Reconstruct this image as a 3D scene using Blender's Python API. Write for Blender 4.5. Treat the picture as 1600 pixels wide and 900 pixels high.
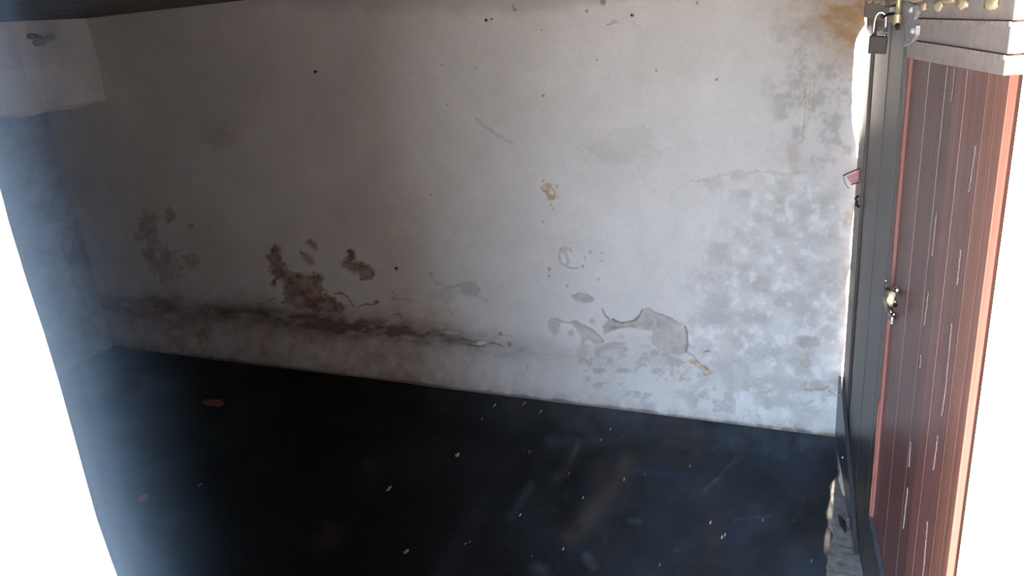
import bpy, bmesh, math, random
import numpy as np
from mathutils import Matrix, Vector

for o in list(bpy.data.objects):
    bpy.data.objects.remove(o)
scene = bpy.context.scene
COL = scene.collection
random.seed(7)

# ------------------------------------------------------------------ camera
# Solved from the photograph's vanishing points. World: X along the stained wall,
# Y away from the viewer towards it, Z up, floor at 0.
F = 1200.0
EYE = np.array([0.0, 0.0, 1.85])


def unit(v):
    return v / np.linalg.norm(v)


def cray(px, py):
    return np.array([px - 800.0, py - 450.0, F])


UP = -unit(cray(1100.0, 3858.0))
hy = 450 - ((-1983 - 800) * UP[0] + F * UP[2]) / UP[1]
XD = -unit(cray(-1983.0, hy))
YD = unit(np.cross(UP, -XD))
if YD[2] < 0:
    YD = -YD
ROT = np.array([XD, YD, UP])          # camera (x right, y down, z forward) -> world

cam_data = bpy.data.cameras.new('camera')
cam_data.sensor_width = 36.0
cam_data.lens = 36.0 * F / 1600.0
cam_data.clip_start = 0.02
cam = bpy.data.objects.new('camera', cam_data)
COL.objects.link(cam)
m = Matrix.Identity(4)
for i in range(3):
    m[i][0] = ROT[i, 0]
    m[i][1] = -ROT[i, 1]
    m[i][2] = -ROT[i, 2]
    m[i][3] = EYE[i]
cam.matrix_world = m
scene.camera = cam

# ------------------------------------------------------------------ sky and exposure
SKY = 21.5
world = bpy.data.worlds.new('world')
scene.world = world
world.use_nodes = True
wn = world.node_tree.nodes
bg = wn['Background']
bg.inputs['Color'].default_value = (0.70, 0.91, 1.20, 1)
bg.inputs['Strength'].default_value = SKY
sun_data = bpy.data.lights.new('sun', 'SUN')
sun_data.energy = 35.0
sun_data.color = (1.0, 0.84, 0.64)
sun_data.angle = math.radians(1.0)
sun = bpy.data.objects.new('sun', sun_data)
COL.objects.link(sun)
sun.rotation_euler = Vector((0.02, 0.8, 1.0)).to_track_quat('Z', 'Y').to_euler()
scene.view_settings.view_transform = 'Standard'
scene.view_settings.look = 'None'
scene.view_settings.gamma = 1.0
scene.view_settings.exposure = -0.12
scene.view_settings.use_curve_mapping = False

# ------------------------------------------------------------------ geometry of the place
YB = 3.231            # stained wall
XL = -4.46            # left wall
ZC = 2.041            # ceiling
YF0, YF1 = 0.14, 0.30  # front wall, outside and inside face
XJ = -YF1 * math.tan(math.radians(57.8))   # left jamb of the doorway


def wray(px, py):
    return ROT @ cray(px, py)


def on_z(px, py, z=0.0):
    d = wray(px, py)
    return EYE + d * ((z - EYE[2]) / d[2])


def on_y(px, py, y=YB):
    d = wray(px, py)
    return EYE + d * (y / d[1])


def on_x(px, py, x=XL):
    d = wray(px, py)
    return EYE + d * (x / d[0])


def project(P):
    """world points (n,3) -> photograph pixels"""
    c = (P - EYE) @ ROT
    return 800 + F * c[:, 0] / c[:, 2], 450 + F * c[:, 1] / c[:, 2]


# ------------------------------------------------------------------ numpy noise and masks
def vnoise(x, y, seed=0):
    xi = np.floor(x).astype(np.int64)
    yi = np.floor(y).astype(np.int64)
    fx = x - xi
    fy = y - yi
    fx = fx * fx * fx * (fx * (fx * 6 - 15) + 10)
    fy = fy * fy * fy * (fy * (fy * 6 - 15) + 10)

    def h(a, b):
        n = (a * 374761393 + b * 668265263 + seed * 982451653) & 0xffffffff
        n = ((n ^ (n >> 13)) * 1274126177) & 0xffffffff
        return ((n ^ (n >> 16)) & 0xffff) / 65535.0
    a = h(xi, yi) * (1 - fx) + h(xi + 1, yi) * fx
    b = h(xi, yi + 1) * (1 - fx) + h(xi + 1, yi + 1) * fx
    return a * (1 - fy) + b * fy


def fbm(x, y, scale, octv=4, seed=0, gain=0.62):
    s = np.zeros_like(x)
    amp, tot = 1.0, 0.0
    for k in range(octv):
        s += amp * vnoise(x / scale + 17.3 * k, y / scale - 9.1 * k, seed + k)
        tot += amp
        amp *= gain
        scale *= 0.5
    return s / tot - 0.5          # about -0.5..0.5


def sstep(a, b, x):
    t = np.clip((x - a) / (b - a), 0, 1)
    return t * t * (3 - 2 * t)


def seg_dist(x, y, pts, closed=False):
    d = np.full(x.shape, 1e9)
    n = len(pts)
    for i in range(n if closed else n - 1):
        ax, ay = pts[i][:2]
        bx, by = pts[(i + 1) % n][:2]
        vx, vy = bx - ax, by - ay
        t = np.clip(((x - ax) * vx + (y - ay) * vy) / (vx * vx + vy * vy + 1e-9), 0, 1)
        d = np.minimum(d, np.hypot(x - ax - t * vx, y - ay - t * vy))
    return d


def poly_sd(x, y, pts):
    inside = np.zeros(x.shape, bool)
    n = len(pts)
    for i in range(n):
        x1, y1 = pts[i]
        x2, y2 = pts[(i + 1) % n]
        if y1 == y2:
            continue
        c = ((y1 > y) != (y2 > y)) & (x < (x2 - x1) * (y - y1) / (y2 - y1) + x1)
        inside ^= c
    d = seg_dist(x, y, pts, True)
    return np.where(inside, -d, d)


class Mask:
    """masks over a surface, drawn at the places read from the photograph"""

    def __init__(self, px, py):
        self.x, self.y = px, py
        self.m = {}
        self.w = fbm(px, py, 16, 5, 3, 0.75)
        self.w3 = fbm(px, py, 5.5, 3, 77, 0.8)
        self.w2 = fbm(px, py, 40, 6, 11, 0.7)

    def add(self, name, idx, val):
        a = self.m.setdefault(name, np.zeros(self.x.shape))
        a[idx] = np.maximum(a[idx], val)

    def box(self, x0, y0, x1, y1, pad):
        return np.where((self.x > x0 - pad) & (self.x < x1 + pad) & (self.y > y0 - pad) & (self.y < y1 + pad))[0]

    def poly(self, name, pts, s=1.0, warp=7.0, soft=1.5):
        xs = [p[0] for p in pts]
        ys = [p[1] for p in pts]
        i = self.box(min(xs), min(ys), max(xs), max(ys), 10 + soft * 2)
        d = poly_sd(self.x[i], self.y[i], pts) + warp * 1.25 * self.w[i] + 0.55 * warp * self.w3[i]
        self.add(name, i, s * sstep(soft, -soft, d))

    def blob(self, name, cx, cy, rx, ry, s=1.0, warp=0.9, soft=0.25, ang=0.0):
        r = max(rx, ry) * 1.6
        i = self.box(cx - r, cy - r, cx + r, cy + r, 2)
        c, q = math.cos(ang), math.sin(ang)
        dx, dy = self.x[i] - cx, self.y[i] - cy
        d = np.hypot((dx * c + dy * q) / rx, (-dx * q + dy * c) / ry)
        nz = self.w2[i] if max(rx, ry) > 25 else self.w[i]
        self.add(name, i, s * sstep(1 + soft, 1 - soft, d + warp * nz + 0.45 * warp * self.w3[i]))

    def line(self, name, pts, t=1.2, s=1.0, warp=3.0):
        xs = [p[0] for p in pts]
        ys = [p[1] for p in pts]
        i = self.box(min(xs), min(ys), max(xs), max(ys), t * 3 + 4)
        wx = self.x[i] + warp * fbm(self.x[i], self.y[i], 7, 2, 31)
        wy = self.y[i] + warp * fbm(self.x[i], self.y[i], 7, 2, 41)
        d = seg_dist(wx, wy, pts)
        self.add(name, i, s * sstep(t + 0.7, max(t - 0.7, 0), d))

    def get(self, name):
        return self.m.get(name, np.zeros(self.x.shape))


# ------------------------------------------------------------------ object helpers
def link(name, me, mats=None, parent=None):
    o = bpy.data.objects.new(name, me)
    COL.objects.link(o)
    if mats is not None and me is not None and not me.materials:
        me.materials.append(mats)
    if parent is not None:
        o.parent = parent
    return o


def empty(name, loc=(0, 0, 0)):
    o = bpy.data.objects.new(name, None)
    o.empty_display_size = 0.05
    COL.objects.link(o)
    o.location = loc
    return o


def tag(o, label=None, cat=None, group=None, kind=None):
    if label:
        o['label'] = label
    if cat:
        o['category'] = cat
    if group:
        o['group'] = group
    if kind:
        o['kind'] = kind
    return o


def grid_mesh(name, P, nu, nv, attrs, mat, flip=False):
    """P: (nv*nu,3) row-major"""
    idx = np.arange(nu * nv).reshape(nv, nu)
    a, b, c, d = idx[:-1, :-1], idx[:-1, 1:], idx[1:, 1:], idx[1:, :-1]
    q = np.stack([a, b, c, d] if not flip else [a, d, c, b], -1).reshape(-1, 4)
    me = bpy.data.meshes.new(name)
    me.vertices.add(len(P))
    me.vertices.foreach_set('co', np.ascontiguousarray(P, dtype=np.float32).ravel())
    me.loops.add(q.size)
    me.loops.foreach_set('vertex_index', q.ravel().astype(np.int32))
    me.polygons.add(len(q))
    me.polygons.foreach_set('loop_start', np.arange(0, q.size, 4, dtype=np.int32))
    me.polygons.foreach_set('loop_total', np.full(len(q), 4, dtype=np.int32))
    me.polygons.foreach_set('use_smooth', np.ones(len(q), dtype=bool))
    me.update(calc_edges=True)
    for k, v in attrs.items():
        at = me.attributes.new(k, 'FLOAT', 'POINT')
        at.data.foreach_set('value', v.astype(np.float32))
    me.materials.append(mat)
    return me


def bm_box(bm, lo, hi, M=None):
    vs = []
    for z in (lo[2], hi[2]):
        for x, y in ((lo[0], lo[1]), (hi[0], lo[1]), (hi[0], hi[1]), (lo[0], hi[1])):
            v = Vector((x, y, z))
            vs.append(bm.verts.new(M @ v if M else v))
    for f in ((3, 2, 1, 0), (4, 5, 6, 7), (0, 1, 5, 4), (1, 2, 6, 5), (2, 3, 7, 6), (3, 0, 4, 7)):
        bm.faces.new([vs[i] for i in f])
    return vs


def bm_tube(bm, pts, r, seg=10, caps=True):
    pts = [Vector(p) for p in pts]
    rs = r if isinstance(r, (list, tuple)) else [r] * len(pts)
    rings = []
    t0 = (pts[1] - pts[0]).normalized()
    ref = Vector((0, 0, 1)) if abs(t0.z) < 0.9 else Vector((1, 0, 0))
    n = t0.cross(ref).normalized()
    for i, p in enumerate(pts):
        t = (pts[min(i + 1, len(pts) - 1)] - pts[max(i - 1, 0)]).normalized()
        n = (n - t * n.dot(t)).normalized()
        b = t.cross(n)
        rings.append([bm.verts.new(p + rs[i] * (math.cos(a) * n + math.sin(a) * b))
                      for a in (2 * math.pi * k / seg for k in range(seg))])
    for i in range(len(rings) - 1):
        for k in range(seg):
            bm.faces.new([rings[i][k], rings[i][(k + 1) % seg], rings[i + 1][(k + 1) % seg], rings[i + 1][k]])
    if caps:
        bm.faces.new(list(reversed(rings[0])))
        bm.faces.new(rings[-1])


def bm_to(name, bm, mat, parent=None, smooth=False, bevel=0.0):
    if bevel:
        bmesh.ops.bevel(bm, geom=[e for e in bm.edges], offset=bevel, segments=2, affect='EDGES', profile=0.6)
    bmesh.ops.recalc_face_normals(bm, faces=bm.faces)
    me = bpy.data.meshes.new(name)
    bm.to_mesh(me)
    bm.free()
    if smooth:
        for p in me.polygons:
            p.use_smooth = True
    return link(name, me, mat, parent)


def box_obj(name, lo, hi, mat, parent=None, bevel=0.0, M=None):
    bm = bmesh.new()
    bm_box(bm, lo, hi, M)
    return bm_to(name, bm, mat, parent, bevel=bevel)


# ------------------------------------------------------------------ materials
class NT:
    def __init__(self, name):
        self.mat = bpy.data.materials.new(name)
        self.mat.use_nodes = True
        self.t = self.mat.node_tree
        self.b = self.t.nodes['Principled BSDF']

    def n(self, typ, **kw):
        nd = self.t.nodes.new(typ)
        for k, v in kw.items():
            setattr(nd, k, v)
        return nd

    def l(self, a, b):
        self.t.links.new(a, b)

    def attr(self, name):
        a = self.n('ShaderNodeAttribute')
        a.attribute_name = name
        return a.outputs['Fac']

    def coord(self, scale=(1, 1, 1), kind='Object'):
        tc = self.n('ShaderNodeTexCoord')
        mp = self.n('ShaderNodeMapping')
        mp.inputs['Scale'].default_value = scale
        self.l(tc.outputs[kind], mp.inputs['Vector'])
        return mp.outputs['Vector']

    def noise(self, vec, scale, detail=4, rough=0.6):
        nz = self.n('ShaderNodeTexNoise')
        nz.inputs['Scale'].default_value = scale
        nz.inputs['Detail'].default_value = detail
        nz.inputs['Roughness'].default_value = rough
        self.l(vec, nz.inputs['Vector'])
        return nz.outputs['Fac']

    def ramp(self, fac, a, b, ca=(0, 0, 0, 1), cb=(1, 1, 1, 1)):
        r = self.n('ShaderNodeValToRGB')
        r.color_ramp.elements[0].position = a
        r.color_ramp.elements[0].color = ca
        r.color_ramp.elements[1].position = b
        r.color_ramp.elements[1].color = cb
        self.l(fac, r.inputs['Fac'])
        return r.outputs['Color']

    def mix(self, fac, a, b, mode='MIX'):
        mx = self.n('ShaderNodeMix', data_type='RGBA', blend_type=mode)
        if isinstance(fac, (int, float)):
            mx.inputs[0].default_value = fac
        else:
            self.l(fac, mx.inputs[0])
        for s, v in ((6, a), (7, b)):
            if isinstance(v, tuple):
                mx.inputs[s].default_value = v if len(v) == 4 else v + (1,)
            else:
                self.l(v, mx.inputs[s])
        return mx.outputs[2]

    def mul(self, a, b):
        mt = self.n('ShaderNodeMath', operation='MULTIPLY')
        for s, v in ((0, a), (1, b)):
            if isinstance(v, (int, float)):
                mt.inputs[s].default_value = v
            else:
                self.l(v, mt.inputs[s])
        return mt.outputs[0]

    def bump(self, h, strength, dist=0.01):
        bp = self.n('ShaderNodeBump')
        bp.inputs['Strength'].default_value = strength
        bp.inputs['Distance'].default_value = dist
        self.l(h, bp.inputs['Height'])
        self.l(bp.outputs['Normal'], self.b.inputs['Normal'])

    def set(self, col=None, rough=None, spec=None, metal=None):
        b = self.b
        if col is not None:
            if isinstance(col, tuple):
                b.inputs['Base Color'].default_value = col + (1,)
            else:
                self.l(col, b.inputs['Base Color'])
        if rough is not None:
            b.inputs['Roughness'].default_value = rough
        if spec is not None:
            b.inputs['Specular IOR Level'].default_value = spec
        if metal is not None:
            b.inputs['Metallic'].default_value = metal
        return self.mat


def plain(name, col, rough=0.6, spec=0.4, metal=0.0, var=0.25, scale=60.0, bump=0.15, vec=(1, 1, 1)):
    t = NT(name)
    v = t.coord(vec)
    nz = t.noise(v, scale)
    dark = tuple(c * (1 - var) for c in col)
    lite = tuple(min(1, c * (1 + var)) for c in col)
    t.set(t.ramp(nz, 0.3, 0.7, dark + (1,), lite + (1,)), rough, spec, metal)
    if bump:
        t.bump(nz, bump, 0.004)
    return t.mat


def wall_material():
    t = NT('old_plaster')
    v = t.coord()
    big = t.noise(v, 1.6, 5)
    mid = t.noise(v, 9.0, 6, 0.65)
    fine = t.noise(v, 70.0, 4)
    c = t.ramp(big, 0.3, 0.7, (0.60, 0.575, 0.55, 1), (0.74, 0.725, 0.71, 1))
    c = t.mix(t.mul(t.ramp(mid, 0.42, 0.66), 0.16), c, (0.5, 0.46, 0.42))
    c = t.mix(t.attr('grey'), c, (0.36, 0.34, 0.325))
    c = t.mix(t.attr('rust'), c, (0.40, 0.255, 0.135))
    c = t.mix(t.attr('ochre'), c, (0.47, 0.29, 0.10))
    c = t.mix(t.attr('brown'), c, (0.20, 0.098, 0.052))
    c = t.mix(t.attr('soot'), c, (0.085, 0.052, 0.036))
    pl = t.ramp(mid, 0.35, 0.65, (0.38, 0.335, 0.305, 1), (0.52, 0.47, 0.435, 1))
    c = t.mix(t.attr('peel'), c, pl)
    c = t.mix(t.attr('salt'), c, (0.86, 0.87, 0.88))
    c = t.mix(t.attr('crack'), c, (0.10, 0.085, 0.075))
    c = t.mix(t.mul(t.ramp(fine, 0.45, 0.75), 0.12), c, (0.3, 0.27, 0.25))
    t.set(c, 0.88, 0.2)
    t.bump(fine, 0.25, 0.003)
    return t.mat


M_WALL = wall_material()


def floor_material():
    t = NT('black_oily_floor')
    v = t.coord()
    big = t.noise(v, 2.2, 5)
    fine = t.noise(v, 45.0, 5)
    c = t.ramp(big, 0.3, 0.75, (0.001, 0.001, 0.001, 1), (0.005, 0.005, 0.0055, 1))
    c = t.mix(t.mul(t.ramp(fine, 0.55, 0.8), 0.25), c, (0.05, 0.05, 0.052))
    c = t.mix(t.attr('dust'), c, (0.10, 0.125, 0.165))  # dust, and the wall's reflection painted in near its foot
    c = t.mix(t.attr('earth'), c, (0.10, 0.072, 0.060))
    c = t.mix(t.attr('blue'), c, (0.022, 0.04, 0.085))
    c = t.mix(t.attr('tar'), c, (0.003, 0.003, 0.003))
    t.set(c, 0.55, 0.11)
    t.l(t.ramp(big, 0.3, 0.7, (0.42, 0.42, 0.42, 1), (0.7, 0.7, 0.7, 1)), t.b.inputs['Roughness'])
    t.bump(fine, 0.3, 0.004)
    return t.mat


M_FLOOR = floor_material()
M_CEIL = plain('sooty_ceiling_and_added_facing', (0.11, 0.10, 0.092), 0.9, 0.2, scale=8)
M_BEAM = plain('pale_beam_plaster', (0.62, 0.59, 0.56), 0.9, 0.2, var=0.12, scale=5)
M_JAMB = plain('whitewashed_jamb', (0.92, 0.925, 0.93), 0.9, 0.2, var=0.02, scale=20)
M_BLOCKER = plain('brown_sky_blocker', (0.12, 0.075, 0.055), 0.95, 0.1, var=0.2, scale=6)  # for the added wall that blocks sky light
M_SMUDGE = plain('grey_smudge', (0.24, 0.225, 0.215), 0.95, 0.1)
M_GROUND = plain('pale_outdoor_ground', (0.84, 0.64, 0.45), 0.95, 0.1, var=0.10, scale=6)
M_CONC = plain('bare_concrete', (0.20, 0.19, 0.185), 0.9, 0.2, var=0.35, scale=30, bump=0.4)
M_CREAM = plain('cream_plaster_and_sunlit_strip', (0.72, 0.60, 0.47), 0.9, 0.2, var=0.2, scale=40, bump=0.5)  # wall body, and the strip that has leaked sunlight in its colour


def door_material(name, col, worn, rough, wear=0.25):
    t = NT(name)
    v = t.coord((1, 1, 0.005))
    g = t.noise(v, 140.0, 4, 0.7)
    v2 = t.coord((1, 1, 0.03))
    g2 = t.noise(v2, 28.0, 4)
    dust = t.noise(t.coord(), 3.0, 4)
    c = t.ramp(g, 0.32, 0.68, tuple(x * 0.5 for x in col) + (1,), tuple(min(1, x * 1.45) for x in col) + (1,))
    c = t.mix(t.mul(t.ramp(g2, 0.5, 0.72), wear), c, worn)
    c = t.mix(t.mul(t.ramp(dust, 0.4, 0.7), 0.12), c, (0.20, 0.18, 0.17))
    t.set(c, rough, 0.36)
    t.bump(g, 0.10, 0.002)
    return t.mat


M_DOOR1 = door_material('weathered_grey_brown_paint', (0.060, 0.047, 0.044), (0.10, 0.088, 0.085), 0.33)
M_DOOR2 = door_material('red_brown_paint', (0.155, 0.068, 0.060), (0.24, 0.15, 0.14), 0.30)
M_DOOR2B = door_material('mid_red_brown_paint', (0.235, 0.100, 0.082), (0.32, 0.19, 0.165), 0.30)
M_DOOR3 = door_material('orange_brown_paint', (0.36, 0.150, 0.105), (0.40, 0.205, 0.16), 0.32)
M_EDGE = door_material('faded_leaf_edge_paint', (0.085, 0.036, 0.026), (0.11, 0.06, 0.05), 0.6)
M_EDGE.node_tree.nodes['Principled BSDF'].inputs['Specular IOR Level'].default_value = 0.0
M_RAIL = plain('dusty_grey_rail_paint', (0.52, 0.455, 0.42), 0.6, 0.3, var=0.12, scale=25, bump=0.1)
M_RED = door_material('chipped_red_lead_paint', (0.25, 0.095, 0.08), (0.33, 0.22, 0.19), 0.5)
M_KICK = door_material('dark_slate_paint', (0.05, 0.055, 0.066), (0.10, 0.11, 0.125), 0.28)
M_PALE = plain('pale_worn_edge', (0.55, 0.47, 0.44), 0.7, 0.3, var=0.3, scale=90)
M_SCRAPE = plain('scraped_paint', (0.27, 0.20, 0.185), 0.8, 0.2, var=0.5, scale=200)
M_ORANGE = plain('rusted_edge', (0.42, 0.17, 0.10), 0.7, 0.3, var=0.4, scale=120, vec=(1, 1, 0.2))
M_STEEL = plain('bright_steel', (0.75, 0.75, 0.76), 0.28, 0.5, 1.0, var=0.1, bump=0.0)
M_LOCK = plain('dark_brown_lock_case', (0.055, 0.03, 0.028), 0.5, 0.25, 0.0, var=0.2)
M_BRASS = plain('tarnished_brass', (0.62, 0.54, 0.33), 0.42, 0.5, 0.55, var=0.15)
M_ZINC = plain('corroded_zinc', (0.50, 0.49, 0.50), 0.6, 0.5, 0.2, var=0.35, scale=90, bump=0.6)
M_DARKM = plain('dark_iron', (0.035, 0.032, 0.03), 0.5, 0.5, 0.6)
M_CREAM_YELLOW = plain('cream_yellow', (0.78, 0.66, 0.42), 0.8, 0.3, var=0.2, scale=80, bump=0.5)
M_PINK = plain('faded_pink_card', (0.62, 0.30, 0.32), 0.8, 0.3, var=0.15, scale=120)
M_INK = plain('dark_card_edge', (0.05, 0.045, 0.05), 0.8, 0.3)
M_BRICK = plain('red_brick_dust', (0.17, 0.05, 0.04), 0.9, 0.2, var=0.3, scale=120)
M_CHIP = plain('orange_chip', (0.27, 0.12, 0.07), 0.9, 0.2, var=0.3, scale=150)
M_CRUMB = plain('white_crumb', (0.50, 0.49, 0.48), 0.9, 0.2, var=0.1, scale=150)

# ------------------------------------------------------------------ the stained wall
pxs = np.concatenate([np.arange(60, 800, 1.9), np.arange(800, 1330, 1.35)])
Xc = np.array([on_y(p, 300)[0] for p in pxs])
Xc = Xc[(Xc > XL) & (Xc < -0.045)]
Xc = np.concatenate([[XL - 0.02], Xc, np.linspace(-0.042, 0.0, 14)])
NU = len(Xc)
Zc = np.linspace(-0.03, ZC + 0.02, 440)
NV = len(Zc)
gx, gz = np.meshgrid(Xc, Zc)
gx = gx.ravel().copy()
gz = gz.ravel()
# broken right end of the wall, read down the photograph: (row, column of the edge)
edge_px = [(-80, 1356), (0, 1353), (38, 1352), (47, 1345), (60, 1338), (85, 1334), (130, 1332), (180, 1331),
           (200, 1334), (228, 1338), (250, 1341), (300, 1341), (330, 1334), (350, 1331), (380, 1329), (420, 1328),
           (440, 1323), (480, 1322), (520, 1321), (560, 1317), (600, 1313), (640, 1309), (690, 1307), (720, 1306)]
ez = [on_y(x, y)[2] for y, x in edge_px]
ex = [on_y(x, y)[0] for y, x in edge_px]
o_ = np.argsort(ez)
exz = np.interp(Zc, np.array(ez)[o_], np.array(ex)[o_]) + 0.008 * fbm(Zc, Zc * 0 + 3.3, 0.05, 3, 5)
exz = np.repeat(exz, NU)
near = sstep(-0.35, 0.0, gx)
gx = gx + near * exz
P = np.stack([gx, np.full_like(gx, YB), gz], 1)
px, py = project(P)
K = Mask(px, py)

# places where paint has come off the plaster
K.poly('peel', [(891, 462), (905, 457), (918, 459), (930, 467), (926, 473), (910, 474), (897, 470)], warp=3)
K.poly('peel', [(952, 500), (958, 499), (965, 503), (978, 505), (990, 502), (1000, 493), (1005, 484), (1013, 481),
                (1022, 487), (1040, 494), (1052, 500), (1066, 507), (1071, 512), (1073, 530), (1071, 550), (1060, 556),
                (1045, 552), (1030, 548), (1016, 538), (1018, 522), (1018, 516), (1000, 513), (985, 512), (970, 513),
                (955, 518), (943, 522), (942, 510)], warp=4)
K.poly('peel', [(888, 503), (903, 503), (915, 510), (925, 515), (935, 525), (943, 535), (930, 538), (918, 532),
                (908, 540), (905, 525), (898, 512)], 0.9, warp=4)
K.poly('peel', [(945, 540), (960, 532), (972, 535), (970, 548), (955, 552), (945, 548)], 0.7, warp=5)
K.blob('grey', 866, 508, 10, 13, 0.55)
K.blob('grey', 892, 520, 5, 6, 0.5)
K.blob('grey', 925, 502, 5, 4, 0.5)
K.blob('grey', 972, 526, 5, 5, 0.35)
K.blob('peel', 1030, 560, 26, 14, 0.45, warp=2.2)
K.blob('peel', 950, 560, 20, 16, 0.35, warp=2.2)
K.blob('peel', 910, 552, 10, 16, 0.45, warp=1.6)
K.blob('ochre', 912, 564, 8, 7, 0.5, warp=1.6)
# ring-shaped scar and its specks
K.line('peel', [(880, 386), (889, 388), (892, 394)], 1.6, 0.7)
K.line('peel', [(876, 390), (873, 402), (876, 412), (884, 416), (888, 408), (884, 398), (879, 396)], 2.0, 0.7)
K.blob('grey', 881, 390, 6, 4, 0.5)
K.line('crack', [(886, 417), (893, 420), (903, 419)], 0.9, 0.55)
for a, b, r in ((910, 416, 2.2), (914, 405, 1.6), (914, 401, 1.4), (901, 410, 1.2), (939, 408, 1.3), (922, 394, 2), (940, 395, 1.5),
                (849, 347, 1.8), (848, 283, 2.0), (858, 421, 3), (858, 431, 2), (886, 447, 2), (935, 437, 1.5), (1081, 428, 1.3)):
    K.blob('crack', a, b, r, r, 0.45, 0.6)
# yellow scar
K.poly('ochre', [(842, 291), (850, 289), (857, 285), (872, 291), (869, 300), (868, 309), (862, 314), (856, 312), (853, 303), (848, 299)],
       1.0, warp=6, soft=1.0)
K.blob('grey', 861, 320, 3, 1.6, 0.6)
K.blob('grey', 864, 326, 2, 3, 0.5)
K.blob('grey', 872, 308, 1.5, 5, 0.4)
# olive scar at the end of the big one
K.poly('ochre', [(1075, 563), (1085, 560), (1098, 570), (1108, 576), (1117, 583), (1102, 587), (1093, 578), (1085, 572)], 0.9, warp=5)
K.blob('ochre', 1060, 582, 20, 10, 0.35, 2.0)
K.blob('ochre', 1225, 448, 9, 11, 0.35, 1.2)
K.blob('ochre', 1258, 565, 8, 14, 0.45, 1.2, 0.4)
K.blob('peel', 1262, 537, 20, 9, 0.75, 1.2, 0.3)
K.blob('grey', 1255, 533, 14, 8, 0.5, 1.2)
K.blob('ochre', 1270, 604, 18, 9, 0.3, 1.4)
K.blob('grey', 1262, 602, 12, 9, 0.35, 1.4)
K.line('crack', [(1256, 610), (1272, 609), (1290, 607), (1293, 604)], 1.0, 0.5)
K.line('crack', [(1294, 609), (1304, 618), (1311, 620)], 0.9, 0.5)
# cracks round the peeled patches
K.line('crack', [(940, 483), (944, 491), (951, 499)], 1.2, 0.6)
K.line('crack', [(958, 500), (968, 505), (980, 504), (992, 500), (1000, 492), (1004, 485)], 1.6, 0.6)
K.line('crack', [(1020, 486), (1040, 494), (1050, 498)], 0.6, 0.5)
K.line('crack', [(1070, 511), (1073, 522), (1074, 535), (1072, 549)], 1.8, 0.6)
K.line('crack', [(1073, 550), (1084, 557), (1096, 571), (1105, 576)], 0.9, 0.5)
K.line('crack', [(866, 498), (880, 503), (893, 504), (900, 502)], 0.8, 0.6)
K.line('crack', [(955, 513), (985, 511), (1000, 515), (1018, 517)], 0.6, 0.4)
K.line('crack', [(1100, 549), (1106, 548), (1109, 550)], 0.9, 0.7)
K.line('crack', [(915, 512), (930, 520), (943, 534)], 0.6, 0.4)
K.line('crack', [(823, 571), (826, 577), (822, 579)], 0.8, 0.5)
# left half
K.line('crack', [(560, 480), (570, 475), (580, 477), (589, 473)], 1.0, 0.9)
K.blob('crack', 588, 472, 4, 2.6, 0.9)
K.line('brown', [(522, 460), (533, 457), (543, 463), (549, 473), (553, 480)], 1.2, 0.8)
K.line('brown', [(405, 475), (415, 472), (428, 467)], 1.2, 0.8)
K.line('brown', [(612, 456), (619, 462), (612, 467), (640, 468), (641, 476)], 0.9, 0.6)
K.line('brown', [(616, 492), (624, 491), (629, 500)], 1.2, 0.7)
K.line('crack', [(722, 530), (735, 533), (744, 533)], 1.2, 0.7)
K.line('crack', [(731, 539), (750, 541), (762, 538), (770, 535), (784, 541)], 1.2, 0.7)
K.blob('salt', 753, 536, 9, 3.5, 0.5)
K.blob('soot', 782, 521, 3, 4, 0.6)
K.blob('soot', 796, 538, 4, 4, 0.6)
K.line('crack', [(784, 522), (800, 527)], 0.8, 0.5)
K.line('grey', [(672, 425), (680, 441), (700, 449), (720, 445), (735, 455), (747, 463), (762, 470)], 2.2, 0.45, 8)
K.blob('grey', 735, 452, 18, 10, 0.5, 1.6)
K.blob('grey', 695, 460, 22, 12, 0.3, 1.6)
K.line('grey', [(744, 186), (760, 199), (778, 212), (800, 223)], 2.2, 0.4)
K.line('grey', [(960, 200), (985, 240), (1010, 290)], 1.4, 0.15)
K.poly('brown', [(418, 395), (430, 385), (440, 390), (437, 402), (450, 415), (455, 425), (480, 427), (500, 428), (503, 440),
                 (495, 450), (505, 455), (515, 460), (530, 468), (550, 478), (530, 488), (480, 485), (440, 475), (445, 455),
                 (440, 440), (425, 445), (420, 420)], 0.85, warp=18, soft=3)
K.poly('brown', [(477, 378), (485, 374), (495, 382), (497, 390), (487, 388)], 0.75, warp=7, soft=2)
K.poly('brown', [(470, 393), (480, 395), (487, 405), (493, 413), (484, 415), (473, 405)], 0.7, warp=7, soft=2)
K.poly('brown', [(532, 412), (538, 405), (545, 400), (540, 392), (548, 388), (556, 400), (553, 408), (563, 410), (575, 412),
                 (583, 420), (586, 432), (580, 438), (565, 437), (560, 428), (548, 425), (538, 418)], 0.85, warp=10, soft=2)
K.blob('brown', 430, 392, 8, 9, 0.75, 1.4)
K.blob('brown', 498, 455, 8, 7, 0.75, 1.4)
K.line('crack', [(563, 437), (572, 438), (584, 436)], 0.7, 0.7)
for a, b, r, q, s in ((228, 357, 16, 20, 0.5), (265, 340, 9, 11, 0.6), (297, 352, 4, 3, 0.8), (258, 415, 24, 24, 0.45), (236, 395, 14, 16, 0.45),
                      (300, 408, 12, 10, 0.4), (342, 215, 26, 22, 0.18)):
    K.blob('brown', a, b, r, q, s, 2.2)
K.blob('ochre', 688, 490, 30, 17, 0.4, 1.4, 0.5)
K.blob('ochre', 650, 470, 34, 16, 0.2, 1.4, 0.5)
K.blob('ochre', 600, 350, 120, 60, 0.12, 1.2, 0.6)
K.blob('ochre', 470, 520, 60, 20, 0.25, 1.4, 0.5)
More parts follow.
